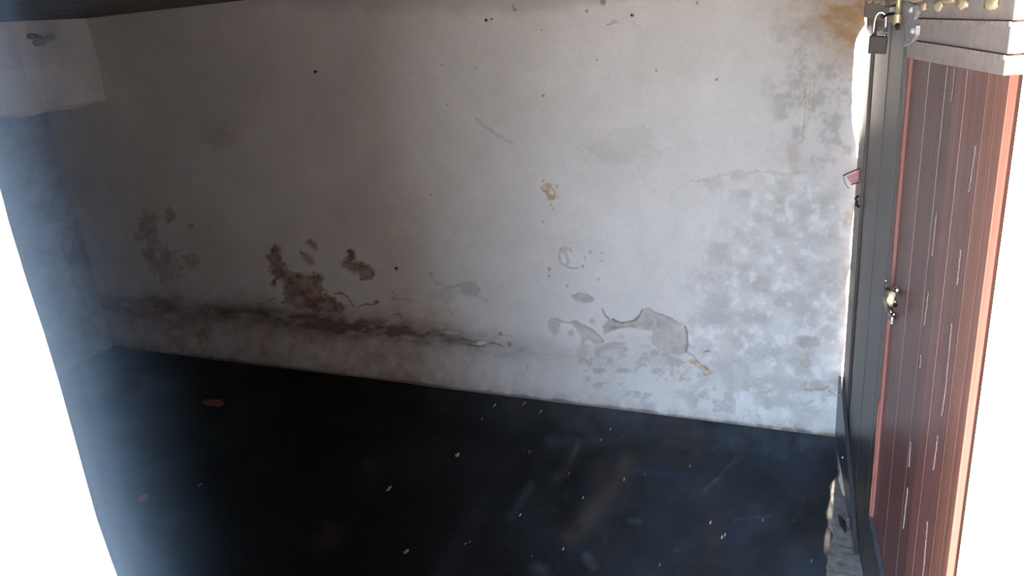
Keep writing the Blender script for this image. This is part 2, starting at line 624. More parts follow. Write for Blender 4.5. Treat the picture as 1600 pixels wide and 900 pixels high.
# soot line along the old damp level, fading to the right
sx = [150, 250, 360, 480, 560, 640, 700, 780, 860, 960]
sy = [474, 480, 490, 501, 511, 519, 525, 541, 549, 560]
ss = [0.4, 0.5, 0.65, 0.9, 0.9, 0.85, 0.7, 0.3, 0.2, 0.0]
cy = np.interp(px, sx, sy)
band = np.exp(-((py - cy + 16 * K.w2) / (12 + 16 * np.clip(fbm(px, py, 60, 3, 51) + .4, 0, 1))) ** 2)
band *= np.interp(px, sx, ss) * np.clip(1 + 1.8 * fbm(px, py * 2.5, 22, 4, 61), 0.1, 1.3)
K.m['soot'] = np.clip(np.maximum(K.get('soot'), band), 0, 0.85)
# brown damp foot below it
foot = sstep(-55, 25, py - cy + 40 * K.w2) * np.interp(px, [150, 350, 650, 850, 1050], [0.40, 0.62, 0.52, 0.18, 0.0])
foot *= np.clip(0.85 + 1.3 * K.w2, 0.2, 1.4)
K.m['brown'] = np.maximum(K.get('brown'), np.clip(foot, 0, 0.75))
# grimy lowest centimetres
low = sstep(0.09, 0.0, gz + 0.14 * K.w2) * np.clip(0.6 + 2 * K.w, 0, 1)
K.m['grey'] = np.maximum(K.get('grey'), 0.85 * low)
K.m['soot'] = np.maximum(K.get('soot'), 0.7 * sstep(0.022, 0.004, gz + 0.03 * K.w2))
# mottled damp area at the right with salt bloom
reg = sstep(1.15, 0.75, np.hypot((px - 1225) / 150, (py - 475) / 220) + 0.6 * K.w2)
mot = fbm(px, py * 1.3, 34, 5, 71)
mot2 = fbm(px, py, 14, 4, 81)
K.m['grey'] = np.maximum(K.get('grey'), reg * np.clip(sstep(-0.15, 0.35, mot) * 0.55 + 0.05, 0, 0.5))
K.m['salt'] = np.maximum(K.get('salt'), reg * sstep(0.0, 0.3, mot2 - 0.5 * mot) * 0.45)
reg2 = sstep(1.2, 0.7, np.hypot((px - 1190) / 135, (py - 625) / 42) + 0.5 * K.w2)
K.m['grey'] = np.maximum(K.get('grey'), reg2 * sstep(0.03, 0.16, fbm(px, py * 1.2, 20, 5, 91)) * 0.55)
reg3 = sstep(1.2, 0.7, np.hypot((px - 1010) / 120, (py - 575) / 50) + 0.5 * K.w2)
K.m['grey'] = np.maximum(K.get('grey'), reg3 * sstep(0.03, 0.2, fbm(px, py * 1.4, 18, 4, 95)) * 0.6)
K.line('grey', [(1078, 281), (1108, 283), (1130, 274), (1150, 266), (1168, 272), (1200, 267), (1225, 272), (1262, 268)], 1.6, 0.4, 8)
K.blob('grey', 1150, 275, 20, 7, 0.35, 3.0, 0.5)
K.blob('grey', 1115, 286, 22, 9, 0.28, 3.0, 0.5)
# smoke-stained mottling under the top edge, right part
reg4 = sstep(1.2, 0.6, np.hypot((px - 1290) / 95, (py - 140) / 145) + 0.5 * K.w2)
K.m['grey'] = np.maximum(K.get('grey'), reg4 * np.clip(sstep(-0.05, 0.25, fbm(px, py, 26, 6, 101, 0.7)) * 0.7, 0, 0.6))
rust = sstep(1.25, 0.3, np.hypot((px - 1355) / 135, (py - 10) / 105) + 0.9 * K.w2)
reg5 = sstep(1.3, 0.5, np.hypot((px - 1300) / 80, (py - 75) / 75) + 0.8 * K.w2)
K.m['grey'] = np.maximum(K.get('grey'), 0.45 * reg5 * np.clip(0.6 + 1.4 * mot, 0, 1))
K.m['rust'] = 0.9 * rust * np.clip(0.85 + 1.5 * fbm(px + 0.8 * py, (py - 0.4 * px) * 2.2, 40, 5, 181), 0.2, 1.2)
for a in ((1268, 120, 1264, 185), (1259, 130, 1256, 160), (1275, 110, 1270, 170), (1262, 150, 1254, 215)):
    K.line('ochre', [(a[0], a[1]), (a[2], a[3])], 3.2, 0.32, 6)
    K.line('salt', [(a[0] - 5, a[1] + 6), (a[2] - 4, a[3])], 1.2, 0.3, 5)
for a, b, r, q, s in ((1340, 325, 9, 14, 0.5), (1330, 345, 14, 12, 0.35), (1240, 255, 9, 30, 0.22), (1322, 430, 6, 9, 0.5), (1312, 600, 7, 12, 0.45),
                      (1290, 684, 25, 10, 0.45)):
    K.blob('rust', a, b, r, q, s, 1.6, 0.5)
# smears near the top
tl = np.interp(px, [300, 800, 870, 960, 1050], [10, 24, 17, 4, -12])
K.m['grey'] = np.maximum(K.get('grey'), np.clip(sstep(8, -14, py - tl + 26 * K.w2), 0, 1) * 0.55 * np.interp(px, [150, 400, 1000, 1120], [0.3, 0.5, 1, 0]))
K.blob('grey', 960, 235, 60, 18, 0.22, 2.2, 0.5)
K.blob('grey', 985, 210, 40, 10, 0.2, 2.2, 0.5)
K.line('crack', [(946, 40), (955, 38), (964, 34)], 0.8, 0.7)
K.line('crack', [(953, 37), (960, 31)], 0.5, 0.6)
for a, b, r in ((942, 3, 5), (988, 24, 2.5), (916, 18, 2.5), (804, 15, 3), (801, 10, 2), (1089, 5, 2), (1025, 110, 1.6), (932, 94, 1.6),
                (848, 150, 2), (1120, 124, 2.2), (690, 102, 2), (699, 165, 1.5), (742, 107, 1.3), (673, 305, 1.6), (846, 47, 1.5), (313, 537, 3)):
    K.blob('crack', a, b, r, r, 0.65, 0.8)
# specks all over
sp = fbm(px, py, 5, 2, 111)
K.m['grey'] = np.maximum(K.get('grey'), sstep(0.36, 0.44, sp) * 0.3)

K.m['brown'] = K.get('brown') * np.clip(0.85 + 1.3 * fbm(px, py, 13, 5, 151), 0.3, 1.2)
K.m['peel'] = K.get('peel') * np.clip(0.9 + 1.1 * fbm(px, py, 11, 4, 161), 0.35, 1.0)
K.m['ochre'] = K.get('ochre') * sstep(-0.28, 0.12, fbm(px, py, 7, 3, 171)) * 0.85
relief = 0.006 * fbm(gx * 100, gz * 100, 60, 4, 121) + 0.003 * fbm(gx * 100, gz * 100, 9, 3, 131)
relief += -0.005 * np.clip(K.get('peel'), 0, 1) - 0.004 * K.get('crack') + 0.0004 * K.get('salt')
P[:, 1] = YB - relief
names = ('peel', 'grey', 'ochre', 'brown', 'soot', 'salt', 'rust', 'crack')
me = grid_mesh('wall_back', P, NU, NV, {k: np.clip(K.get(k), 0, 1) for k in names}, M_WALL)
wall_back = link('wall_back', me)
tag(wall_back, 'long peeling whitewashed wall with brown damp stains and bare patches', 'wall', kind='structure')
# the body of the wall behind its face
bm = bmesh.new()
prof = [(float(np.interp(z, np.array(ez)[o_], np.array(ex)[o_])) - 0.012, z) for z in np.linspace(-0.03, ZC + 0.02, 50)]
fr = [bm.verts.new((x, YB + 0.012, z)) for x, z in prof]
bk = [bm.verts.new((x, YB + 0.14, z)) for x, z in prof]
f0, f1 = bm.verts.new((XL - 0.15, YB + 0.012, prof[0][1])), bm.verts.new((XL - 0.15, YB + 0.012, prof[-1][1]))
g0, g1 = bm.verts.new((XL - 0.15, YB + 0.14, prof[0][1])), bm.verts.new((XL - 0.15, YB + 0.14, prof[-1][1]))
for i in range(len(fr) - 1):
    bm.faces.new([fr[i], bk[i], bk[i + 1], fr[i + 1]])
bm.faces.new([f0] + fr + [f1])
bm.faces.new([g0, g1] + bk[::-1])
bm.faces.new([f0, f1, g1, g0])
bm.faces.new([f1] + fr[-1:] + bk[-1:] + [g1])
bm_to('masonry', bm, M_CREAM, wall_back)

# ------------------------------------------------------------------ floor
bx = np.concatenate([np.linspace(XL - 0.02, -2.2, 130), np.linspace(-2.19, 0.30, 330)])
by = np.linspace(YF0, YB + 0.02, 360)
fx, fy = np.meshgrid(bx, by)
fx, fy = fx.ravel(), fy.ravel()
P = np.stack([fx, fy, np.zeros_like(fx)], 1)
px, py = project(P)
vis = (py > 400) & (py < 1100)
px = np.where(vis, px, -500)
py = np.where(vis, py, 2000)
K = Mask(px, py)


def streak(name, pts, t, s, sd):
    i = np.where((px > min(p[0] for p in pts) - 40) & (px < max(p[0] for p in pts) + 40) & vis)[0]
    d = seg_dist(px[i], py[i], pts)
    K.add(name, i, s * np.exp(-(d / t) ** 2) * np.clip(0.75 + 1.3 * fbm(px[i], py[i], 18, 4, sd), 0, 1.3))


streak('earth', [(983, 722), (960, 755), (930, 795), (890, 838)], 15, 0.7, 1)
streak('earth', [(900, 700), (885, 730), (870, 748)], 8, 0.3, 2)
streak('dust', [(905, 688), (893, 718)], 5, 0.5, 3)
streak('dust', [(830, 758), (812, 785), (800, 806)], 9, 0.35, 4)
streak('dust', [(1150, 715), (1128, 740), (1098, 768)], 4, 0.7, 5)
streak('dust', [(1126, 744), (1104, 762)], 5, 0.6, 6)
streak('dust', [(1190, 695), (1160, 715), (1140, 725)], 8, 0.4, 7)
streak('dust', [(1090, 820), (1130, 800), (1180, 760)], 7, 0.25, 8)
streak('blue', [(985, 735), (1030, 738), (1085, 744)], 6, 0.8, 9)
streak('dust', [(990, 733), (1040, 740)], 2, 0.5, 10)
streak('blue', [(1150, 820), (1142, 840)], 8, 0.6, 11)
streak('dust', [(1145, 812), (1175, 808), (1205, 806)], 3, 0.7, 12)
streak('dust', [(985, 812), (1000, 815)], 7, 0.5, 13)
streak('dust', [(915, 868), (928, 885)], 9, 0.6, 14)
streak('dust', [(1054, 858), (1060, 860)], 4, 0.6, 15)
streak('dust', [(1063, 809), (1070, 811)], 3, 0.6, 16)
streak('dust', [(835, 885), (850, 890)], 12, 0.4, 17)
streak('dust', [(760, 770), (720, 850), (690, 900)], 22, 0.16, 18)
streak('dust', [(860, 690), (1000, 685), (1150, 700), (1290, 720)], 14, 0.35, 19)
streak('tar', [(870, 785), (880, 805)], 28, 0.9, 20)
streak('blue', [(1180, 710), (1260, 735)], 18, 0.35, 21)
wide = np.interp(px, [500, 800, 1050, 1300], [0, 0.10, 0.30, 0.36]) * np.clip(0.7 + 1.6 * fbm(px, py, 90, 5, 22), 0.1, 1.4)  # broad bluish tone, stronger towards the right
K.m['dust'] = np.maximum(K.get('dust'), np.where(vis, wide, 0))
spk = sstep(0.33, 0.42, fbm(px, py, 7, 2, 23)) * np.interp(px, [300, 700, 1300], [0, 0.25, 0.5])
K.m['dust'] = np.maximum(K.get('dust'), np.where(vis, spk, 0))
wall_sheen = sstep(0.42, 0.02, YB - fy + 0.35 * K.w2) * np.interp(fx, [-2.2, -1.3, -0.6], [0, 0.5, 0.75]) * np.clip(0.75 + 1.2 * fbm(px, py, 30, 5, 26), 0.2, 1.2)  # wall's reflection near its foot, painted in with the dust colour
K.m['dust'] = np.maximum(K.get('dust'), np.where(vis, wall_sheen, 0))
K.m['earth'] = np.maximum(K.get('earth'), np.where(vis, 0.25 * sstep(0.05, 0.3, fbm(px, py, 120, 4, 24)), 0))
P[:, 2] = 0.004 * fbm(fx * 100, fy * 100, 40, 3, 25) - 0.002
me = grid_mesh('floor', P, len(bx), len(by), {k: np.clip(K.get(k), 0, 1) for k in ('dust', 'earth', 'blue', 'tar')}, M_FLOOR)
floor = link('floor', me)
tag(floor, 'black oil-stained floor with dusty drag marks', 'floor', kind='structure')

# ------------------------------------------------------------------ left wall with scratched zigzag
ly = np.linspace(1.2, YB + 0.02, 320)
lz = np.linspace(-0.03, ZC + 0.02, 330)
gy, gz2 = np.meshgrid(ly, lz)
gy, gz2 = gy.ravel(), gz2.ravel()
P = np.stack([np.full_like(gy, XL), gy, gz2], 1)
px, py = project(P)
K = Mask(px, py)
for a in ([(38, 283), (70, 287), (95, 286)], [(95, 286), (86, 305), (75, 338)], [(95, 287), (62, 300)],
          [(40, 340), (75, 340), (105, 347), (121, 348)], [(121, 348), (117, 372), (110, 400)], [(118, 350), (98, 360), (97, 385), (103, 402)],
          [(55, 388), (80, 398), (110, 404)], [(110, 404), (113, 425), (117, 445)], [(85, 438), (105, 444), (124, 449)],
          [(124, 449), (133, 475), (147, 505), (156, 528)]):
    K.line('crack', a, 1.0, 0.35, 2.5)
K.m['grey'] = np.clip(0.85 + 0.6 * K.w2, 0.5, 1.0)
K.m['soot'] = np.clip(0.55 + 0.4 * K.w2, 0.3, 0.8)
P[:, 0] = XL + 0.006 * fbm(gy * 100, gz2 * 100, 60, 4, 141)
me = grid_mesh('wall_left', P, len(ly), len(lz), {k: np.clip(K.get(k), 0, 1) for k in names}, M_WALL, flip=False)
wl = link('wall_left', me)
tag(wl, 'shadowed grey left wall with thin scratched zigzag lines', 'wall', kind='structure')
box_obj('masonry', (XL - 0.15, YF1 - 0.2, -0.03), (XL - 0.006, YB + 0.14, ZC + 0.02), M_CONC, wl)
box_obj('plaster_or_added_face', (XL - 0.01, YF1, -0.03), (XL - 0.002, 1.22, ZC + 0.02), M_CONC, wl)

# ------------------------------------------------------------------ ceiling, beam, front wall, outdoors
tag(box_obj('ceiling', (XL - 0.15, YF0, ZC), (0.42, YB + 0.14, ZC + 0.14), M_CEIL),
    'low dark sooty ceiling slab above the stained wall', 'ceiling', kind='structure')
XB = on_y(152, 100)[0]
zb0 = 1.58
bm = bmesh.new()
n = 40
secs = []
for i in range(n):
    y = YF1 + (YB + 0.01 - YF1) * i / (n - 1)
    e = 0.006 * math.sin(i * 1.7) + random.uniform(-0.004, 0.004)
    secs.append([bm.verts.new(v) for v in ((XB + e, y, ZC + 0.01), (XB + 0.015 + e, y, (ZC + zb0) / 2), (XB - 0.004 + e, y, zb0 + 0.02),
                                           (XB - 0.03, y, zb0 + e), (XL - 0.01, y, zb0), (XL - 0.01, y, ZC + 0.01))])
for a, b in zip(secs[:-1], secs[1:]):
    for k in range(6):
        bm.faces.new([a[k], a[(k + 1) % 6], b[(k + 1) % 6], b[k]])
bm.faces.new(secs[0])
bm.faces.new(secs[-1][::-1])
beam = bm_to('trim_1', bm, M_BEAM, smooth=False)
tag(beam, 'pale plastered beam under the ceiling along the left wall, dark smudge on its side', 'beam', kind='structure')
# smudge: a thin crust of soot on the side of the beam
bm = bmesh.new()
ring = []
c = on_x(60, 62, XB)
for k in range(22):
    a = 2 * math.pi * k / 22
    r = 1 + 0.35 * math.sin(3 * a + 1) + random.uniform(-0.15, 0.15)
    ring.append(bm.verts.new((XB + 0.019, c[1] + 0.075 * r * math.cos(a), c[2] + 0.028 * r * math.sin(a))))
cv = bm.verts.new((XB + 0.024, c[1], c[2]))
for k in range(22):
    bm.faces.new([ring[k], ring[(k + 1) % 22], cv])
tag(bm_to('soot_smudge', bm, M_SMUDGE, beam), 'dark soot smudge')

bm = bmesh.new()
N = 60
cols = []
for i in range(N):
    z = -0.06 + (ZC + 0.1) * i / (N - 1)
    w = 0.0022 * math.sin(z * 11) + 0.0016 * math.sin(z * 31 + 1) + random.uniform(-0.001, 0.001)
    cols.append([bm.verts.new(v) for v in ((XJ + w, YF1, z), (XJ - 0.02, YF0, z), (XL - 0.15, YF0, z), (XL - 0.15, YF1, z))])
for a, b in zip(cols[:-1], cols[1:]):
    for k in range(4):
        bm.faces.new([a[k], a[(k + 1) % 4], b[(k + 1) % 4], b[k]])
bm.faces.new(cols[0])
bm.faces.new(cols[-1][::-1])
wf = bm_to('wall_front', bm, M_JAMB)
box_obj('plaster_or_added_face', (XL - 0.002, YF1 + 0.0005, -0.03), (XJ - 0.10, YF1 + 0.004, ZC + 0.01), M_CEIL, wf)  # unseen dark facing, added to cut light bouncing inside the room
tag(wf, 'blown-out white doorway jamb at the left edge', 'wall', kind='structure')
bm = bmesh.new()
bm_box(bm, (0.262, YF0, -0.06), (0.42, 0.98, ZC + 0.04))
tag(bm_to('wall_added_pier', bm, M_JAMB, bevel=0.006), 'short white pier added out of view at the right to narrow the opening', 'wall', kind='structure')  # unseen pier, added to let less light through the opening
tag(box_obj('wall_sky_blocker', (1.25, -2.7, -0.06), (1.5, 3.6, 5.0), M_BLOCKER), 'unseen brown wall added outside the doorway to block sky light', 'wall', kind='structure')  # added out of view to keep sky light off the room's left
tag(box_obj('ground', (-30, -30, -0.30), (30, 30, -0.06), M_GROUND), 'pale dazzling ground outside the doorway', 'ground', kind='structure')

# ------------------------------------------------------------------ bare concrete along the right edge of the floor
bm = bmesh.new()
rows = []
lft = [(690, 1309), (745, 1309), (752, 1297), (775, 1296), (790, 1301), (815, 1293), (830, 1300), (850, 1297), (870, 1292), (900, 1290), (960, 1287)]
for y in np.linspace(690, 960, 60):
    x = float(np.interp(y, [p[0] for p in lft], [p[1] for p in lft])) + random.uniform(-1.5, 1.5)
    a = on_z(x, y, 0.004)
    rows.append([bm.verts.new((a[0], a[1], 0.0)), bm.verts.new((a[0] + 0.004, a[1], 0.006)), bm.verts.new((a[0] + 0.09, a[1], 0.008 + random.uniform(-.002, .002))),
                 bm.verts.new((0.32, a[1], 0.008))])
for a, b in zip(rows[:-1], rows[1:]):
    for k in range(3):
        bm.faces.new([a[k], b[k], b[k + 1], a[k + 1]])
tag(bm_to('trim_2', bm, M_CONC), 'ragged bare concrete strip between black floor and door foot', 'threshold', kind='structure')

# ------------------------------------------------------------------ the two door leaves
class Leaf:
    def __init__(self, p0, p1):
        self.p0 = Vector((p0[0], p0[1], 0))
        u = Vector((p1[0] - p0[0], p1[1] - p0[1], 0))
        self.L = u.length
        self.u = u.normalized()
        self.n = Vector((self.u.y, -self.u.x, 0))      # candidate normal
        if self.n.x > 0:
            self.n = -self.n                            # faces into the room
        self.M = Matrix.Identity(4)
        for i in range(3):
            self.M[i][0] = self.u[i]
            self.M[i][1] = self.n[i]
            self.M[i][2] = (0, 0, 1)[i]
            self.M[i][3] = self.p0[i]

    def uz(self, px, py, off=0.0):
        d = Vector(wray(px, py))
        o = Vector(EYE) - (self.p0 + self.n * off)
        t = -o.dot(self.n) / d.dot(self.n)
        q = Vector(EYE) + d * t - self.p0
        return q.dot(self.u), q.z


A = (0.028, 3.20)
B = (0.129, 2.237)
Cc = (0.2455, 1.578)
L1, L2 = Leaf(A, B), Leaf(B, Cc)
Z0, Z1 = 0.015, 2.02


def leaf_root(name, leaf):
    o = empty(name)
    o.matrix_world = leaf.M
    return o


def prism(name, pts, y0, y1, mat, parent, bevel=0.0):
    """polygon in leaf (u,z), thickness y0..y1 along the leaf normal"""
    bm = bmesh.new()
    a = [bm.verts.new((u, y0, z)) for u, z in pts]
    b = [bm.verts.new((u, y1, z)) for u, z in pts]
    k = len(pts)
    bm.faces.new(a)
    bm.faces.new(b[::-1])
    for i in range(k):
        bm.faces.new([a[i], b[i], b[(i + 1) % k], a[(i + 1) % k]])
    return bm_to(name, bm, mat, parent, bevel=bevel)


def board(parent, u0, u1, z0, z1, d, mat):
    g = 0.0006
    bm = bmesh.new()
    bm_box(bm, (u0 + g, -0.009, z0), (u1 - g, d, z1))
    return bm_to('board', bm, mat, parent, bevel=0.0012)


door1 = leaf_root('door_1', L1)
tag(door1, 'far grey-brown board door leaf next to the stained wall', 'door', kind='structure')
door2 = leaf_root('door_2', L2)
tag(door2, 'near red-brown board door leaf with grey rails at its top', 'door', kind='structure')
box_obj('backing', (0.002, -0.034, Z0), (L1.L - 0.002, -0.012, Z1), M_DOOR1, door1)
box_obj('backing', (0.002, -0.016, Z0), (L2.L - 0.004, -0.008, Z1), M_EDGE, door2)

s1 = [0.0] + [L1.uz(x, 300)[0] for x in (1349, 1354, 1364, 1375, 1386, 1397)] + [L1.L]
for i in range(len(s1) - 1):
    board(door1, s1[i], s1[i + 1], Z0, Z1, (0.007, -0.003, 0.004, 0.0050, 0.0042, 0.0052, 0.0045)[i], M_DOOR1)
s2 = [0.0] + [L2.uz(x, 300)[0] for x in (1424, 1437, 1450, 1464, 1479, 1495, 1511, 1528, 1546)] + [L2.L]
zt = [L2.uz(x, y)[1] for x, y in ((1425, 92), (1590, 118))]
for i in range(len(s2) - 1):
    board(door2, s2[i], s2[i + 1], Z0, Z1, (0.0045, 0.0052, 0.0046, 0.0054, 0.0047, 0.0053, 0.0045, 0.0052, 0.0052, 0.0056)[i],
          M_DOOR3 if i >= 8 else M_DOOR2B if i >= 5 else M_DOOR2)  # boards get paler and more orange towards the near edge

# red meeting strip
a0 = L2.uz(1432, 60)[1]
a1 = L2.uz(1362, 806)
strip = box_obj('meeting_strip', (-0.004, 0.004, a1[1]), (0.014, 0.013, a0), M_RED, door2, bevel=0.002)
tag(strip, 'chipped red strip down the meeting edge')
box_obj('worn_edge', (-0.003, 0.0125, a1[1] + 0.005), (0.006, 0.0145, L2.uz(1380, 620)[1]), M_ORANGE, strip)

# grey rails at the top of the near leaf, each with a pale worn upper edge
def rail(parent, leaf, top, bot, y1, mat, lip=True):
    def ext(q):
        q = [leaf.uz(*p) for p in q]
        (a, b), (c, d) = q[-2:]
        q[-1] = (leaf.L + 0.002, b + (d - b) * (leaf.L + 0.002 - a) / (c - a))
        return q
    tp, bt = ext(top), ext(bot)
    r = prism('rail', tp + bt[::-1], -0.0165, y1, mat, parent, bevel=0.002)
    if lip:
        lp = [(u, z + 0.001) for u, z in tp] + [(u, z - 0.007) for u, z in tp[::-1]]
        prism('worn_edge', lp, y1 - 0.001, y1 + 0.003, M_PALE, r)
    return r


rail(door2, L2, [(1426, -60), (1590, -74)], [(1426, 27), (1590, 31)], 0.013, M_RAIL, False)
rail(door2, L2, [(1426, 29), (1500, 31), (1590, 33)], [(1428, 60), (1500, 70), (1590, 84)], 0.015, M_RAIL)
rail(door2, L2, [(1428, 62), (1500, 72), (1590, 86)], [(1428, 90), (1500, 102), (1588, 118)], 0.017, M_RAIL)
rail(door1, L1, [(1353, -55), (1424, -60)], [(1353, 26), (1422, 40)], 0.014, M_RAIL, False)

# bottom boards running down towards the viewer
k1 = prism('kick_rail', [L1.uz(x, y) for x, y in ((1311, 588), (1321, 588), (1330, 690), (1339, 790), (1345, 868), (1341, 876), (1326, 868), (1318, 760), (1312, 680))],
           0.006, 0.020, M_KICK, door1, bevel=0.0015)
k2 = prism('kick_rail', [L2.uz(x, y) for x, y in ((1355, 806), (1367, 806), (1378, 855), (1388, 905), (1404, 985), (1392, 985), (1372, 905), (1363, 855))],
           0.006, 0.020, M_KICK, door2, bevel=0.0015)
for x, y in ((1313, 618), (1317, 715), (1326, 813)):
    u, z = L1.uz(x, y, 0.02)
    bm = bmesh.new()
    bmesh.ops.create_uvsphere(bm, u_segments=8, v_segments=5, radius=0.0045, matrix=Matrix.Translation((u, 0.021, z)))
    bm_to('screw', bm, M_STEEL, k1, smooth=True)

# pale scrapes on the boards of the near leaf
for pts, w in (([(1490, 105), (1488, 130), (1484, 158)], 1.6), ([(1462, 330), (1459, 360), (1455, 400)], 1.0), ([(1449, 455), (1446, 480), (1443, 510)], 1.4),
               ([(1438, 555), (1436, 575)], 1.2), ([(1523, 228), (1518, 262), (1512, 300)], 1.6), ([(1500, 390), (1497, 420), (1494, 445)], 1.0),
               ([(1486, 505), (1481, 555), (1477, 600), (1470, 650)], 1.3), ([(1417, 762), (1414, 790), (1410, 826)], 1.4),
               ([(1448, 815), (1445, 850), (1441, 900)], 1.2), ([(1422, 690), (1419, 730)], 0.8), ([(1464, 680), (1457, 735)], 1.2)):
    n_ = max(6, int(abs(pts[-1][1] - pts[0][1]) / 5))
    ys_ = np.linspace(pts[0][1], pts[-1][1], n_)
    xs_ = np.interp(ys_, [p[1] for p in pts], [p[0] for p in pts])
    ws_ = [0.1 if k in (0, n_ - 1) else w * random.uniform(0.2, 0.95) for k in range(n_)]
    l_ = [L2.uz(x - q + random.uniform(-.4, .4), y, 0.007) for x, y, q in zip(xs_, ys_, ws_)]
    r_ = [L2.uz(x + q, y, 0.007) for x, y, q in zip(xs_, ys_, ws_)]
    prism('paint_scrape', l_ + r_[::-1], 0.005, 0.0068, M_SCRAPE, door2)

# corroded bracket at the head of the meeting edge
bm = bmesh.new()
br = [(1415, 6), (1424, 3), (1434, 9), (1436, 20), (1431, 30), (1436, 40), (1434, 55), (1428, 66), (1416, 73), (1419, 58), (1418, 40), (1422, 28), (1414, 18)]
uzs = [L2.uz(x, y, 0.018) for x, y in br]
bracket = prism('bracket', uzs, 0.014, 0.024, M_ZINC, door2, bevel=0.0015)
tag(bracket, 'pale corroded metal bracket')
for x, y in ((1424, 15), (1427, 48)):
    u, z = L2.uz(x, y, 0.025)
    bm = bmesh.new()
    bmesh.ops.create_uvsphere(bm, u_segments=10, v_segments=6, radius=0.008, matrix=Matrix.Translation((u, 0.025, z)))
    bm_to('rivet', bm, M_ZINC, bracket, smooth=True)


def lump(name, leaf, parent, x, y, rx, rz, mat, off=0.016, seed=0):
    rnd = random.Random(seed)
    u0, z = leaf.uz(x, y, off)
    u1, _ = leaf.uz(x + rx, y, off)
    ru = abs(u1 - u0)
    bm = bmesh.new()
    bmesh.ops.create_icosphere(bm, subdivisions=2, radius=1.0)
    for v in bm.verts:
        k = 1 + rnd.uniform(-0.22, 0.22)
        v.co = Vector((u0 + v.co.x * ru * k, off + v.co.y * 0.005 * k, z + v.co.z * rz * k))
    return bm_to(name, bm, mat, parent, smooth=True)


# small cream lumps along the top
for i, (x, y, rx, rz) in enumerate(((1358, 0, 4, .010), (1370, 1, 4, .010), (1379, 4, 4, .009), (1395, 4, 5, .009))):
    lump('cream_lump', L1, door1, x, y, rx, rz, M_CREAM_YELLOW, 0.018, i)
for i, (x, y, rx, rz) in enumerate(((1426, -3, 17, .012), (1443, 11, 4, .010), (1465, 9, 6, .011), (1503, 6, 9, .011), (1549, 4, 11, .012), (1480, 1, 12, .005))):
    lump('cream_lump', L2, door2, x, y, rx, rz, M_CREAM_YELLOW, 0.018, 20 + i)

# tower bolt hanging down at the head of the far leaf
def lp(leaf, x, y, off):
    u, z = leaf.uz(x, y, off)
    return (u, off, z)


bm = bmesh.new()
bm_tube(bm, [lp(L1, 1407, -40, 0.034), lp(L1, 1405, 0, 0.034), lp(L1, 1402.5, 24, 0.034)], 0.0065, 12)
bolt = bm_to('bolt', bm, M_BRASS, door1, smooth=True)
tag(bolt, 'cream brass bolt rod')
bm = bmesh.new()
bm_tube(bm, [lp(L1, 1402.6, 22, 0.034), lp(L1, 1401, 38, 0.034)], 0.0105, 14)
bm_to('bolt_sleeve', bm, M_BRASS, bolt)
bm = bmesh.new()
bm_tube(bm, [lp(L1, 1401.5, 38, 0.034), lp(L1, 1403, 44, 0.034)], 0.006, 10)
bm_to('bolt_tip', bm, M_DARKM, bolt)
q0, q1 = lp(L1, 1404, 12, 0.004), lp(L1, 1404, 12, 0.03)
box_obj('bolt_guide', (q0[0] - 0.05, 0.006, q0[2] - 0.012), (q0[0] + 0.05, 0.034, q0[2] + 0.004), M_ZINC, bolt, bevel=0.002)

# sliding latch across the meeting edge
u, z = L1.uz(1390, 468, 0.01)
latch = box_obj('latch', (u - 0.10, 0.006, z - 0.050), (u + 0.06, 0.012, z - 0.028), M_ZINC, door1, bevel=0.002)
tag(latch, 'corroded sliding latch across the meeting edge')
bm = bmesh.new()
bm_tube(bm, [lp(L1, 1392, 476, 0.028), lp(L1, 1391, 468, 0.034), lp(L1, 1394, 461, 0.030), lp(L1, 1389, 456, 0.020)], [0.006, 0.0095, 0.0085, 0.005], 12)
bm_to('latch_knob', bm, M_CREAM_YELLOW, latch, smooth=True)
bm = bmesh.new()
c0 = Vector(lp(L1, 1390, 482, 0.022))
bm_tube(bm, [c0 + Vector((0.03 * math.cos(a), 0.007 * math.sin(a), 0.012 * math.sin(a))) for a in np.linspace(0, 2 * math.pi, 20)], 0.004, 8, False)
bm_to('latch_ring', bm, M_STEEL, latch, smooth=True)
for x, y, r in ((1384.5, 438.5, 0.006), (1401.5, 453, 0.010), (1398.5, 471, 0.005), (1396.5, 491, 0.006)):
    bm = bmesh.new()
    bmesh.ops.create_uvsphere(bm, u_segments=10, v_segments=6, radius=r, matrix=Matrix.Translation(lp(L1, x, y, 0.016)))
    bm_to('screw', bm, M_STEEL, latch, smooth=True)
bm = bmesh.new()
bm_tube(bm, [lp(L1, 1399, 478, 0.012), lp(L1, 1394, 462, 0.024), lp(L1, 1386, 452, 0.014)], 0.006, 8)
bm_to('latch_arm', bm, M_DARKM, latch, smooth=True)
# iron staple on the far edge
bm = bmesh.new()
bm_tube(bm, [lp(L1, 1341, 306, 0.012), lp(L1, 1336.5, 310, 0.03), lp(L1, 1339, 315, 0.02), lp(L1, 1337, 320, 0.03), lp(L1, 1342, 323, 0.012)], 0.004, 8)
bm_to('staple', bm, M_DARKM, door1, smooth=True)
# hasp eye the padlock hangs from
YP = 2.42
h0, h1 = on_y(1377, 24, YP), on_y(1392, 20, YP + 0.10)
bm = bmesh.new()
inv = L1.M.inverted()
hp = [inv @ Vector(q) for q in (on_y(1376, 23, YP - 0.01), on_y(1380, 27, YP - 0.01), on_y(1384, 24, YP + 0.0), on_y(1389, 22, YP + 0.02))]
hp.append(Vector((hp[-1].x, 0.006, hp[-1].z)))
bm_tube(bm, hp, 0.004, 8)
bm_to('hasp_eye', bm, M_DARKM, door1, smooth=True)

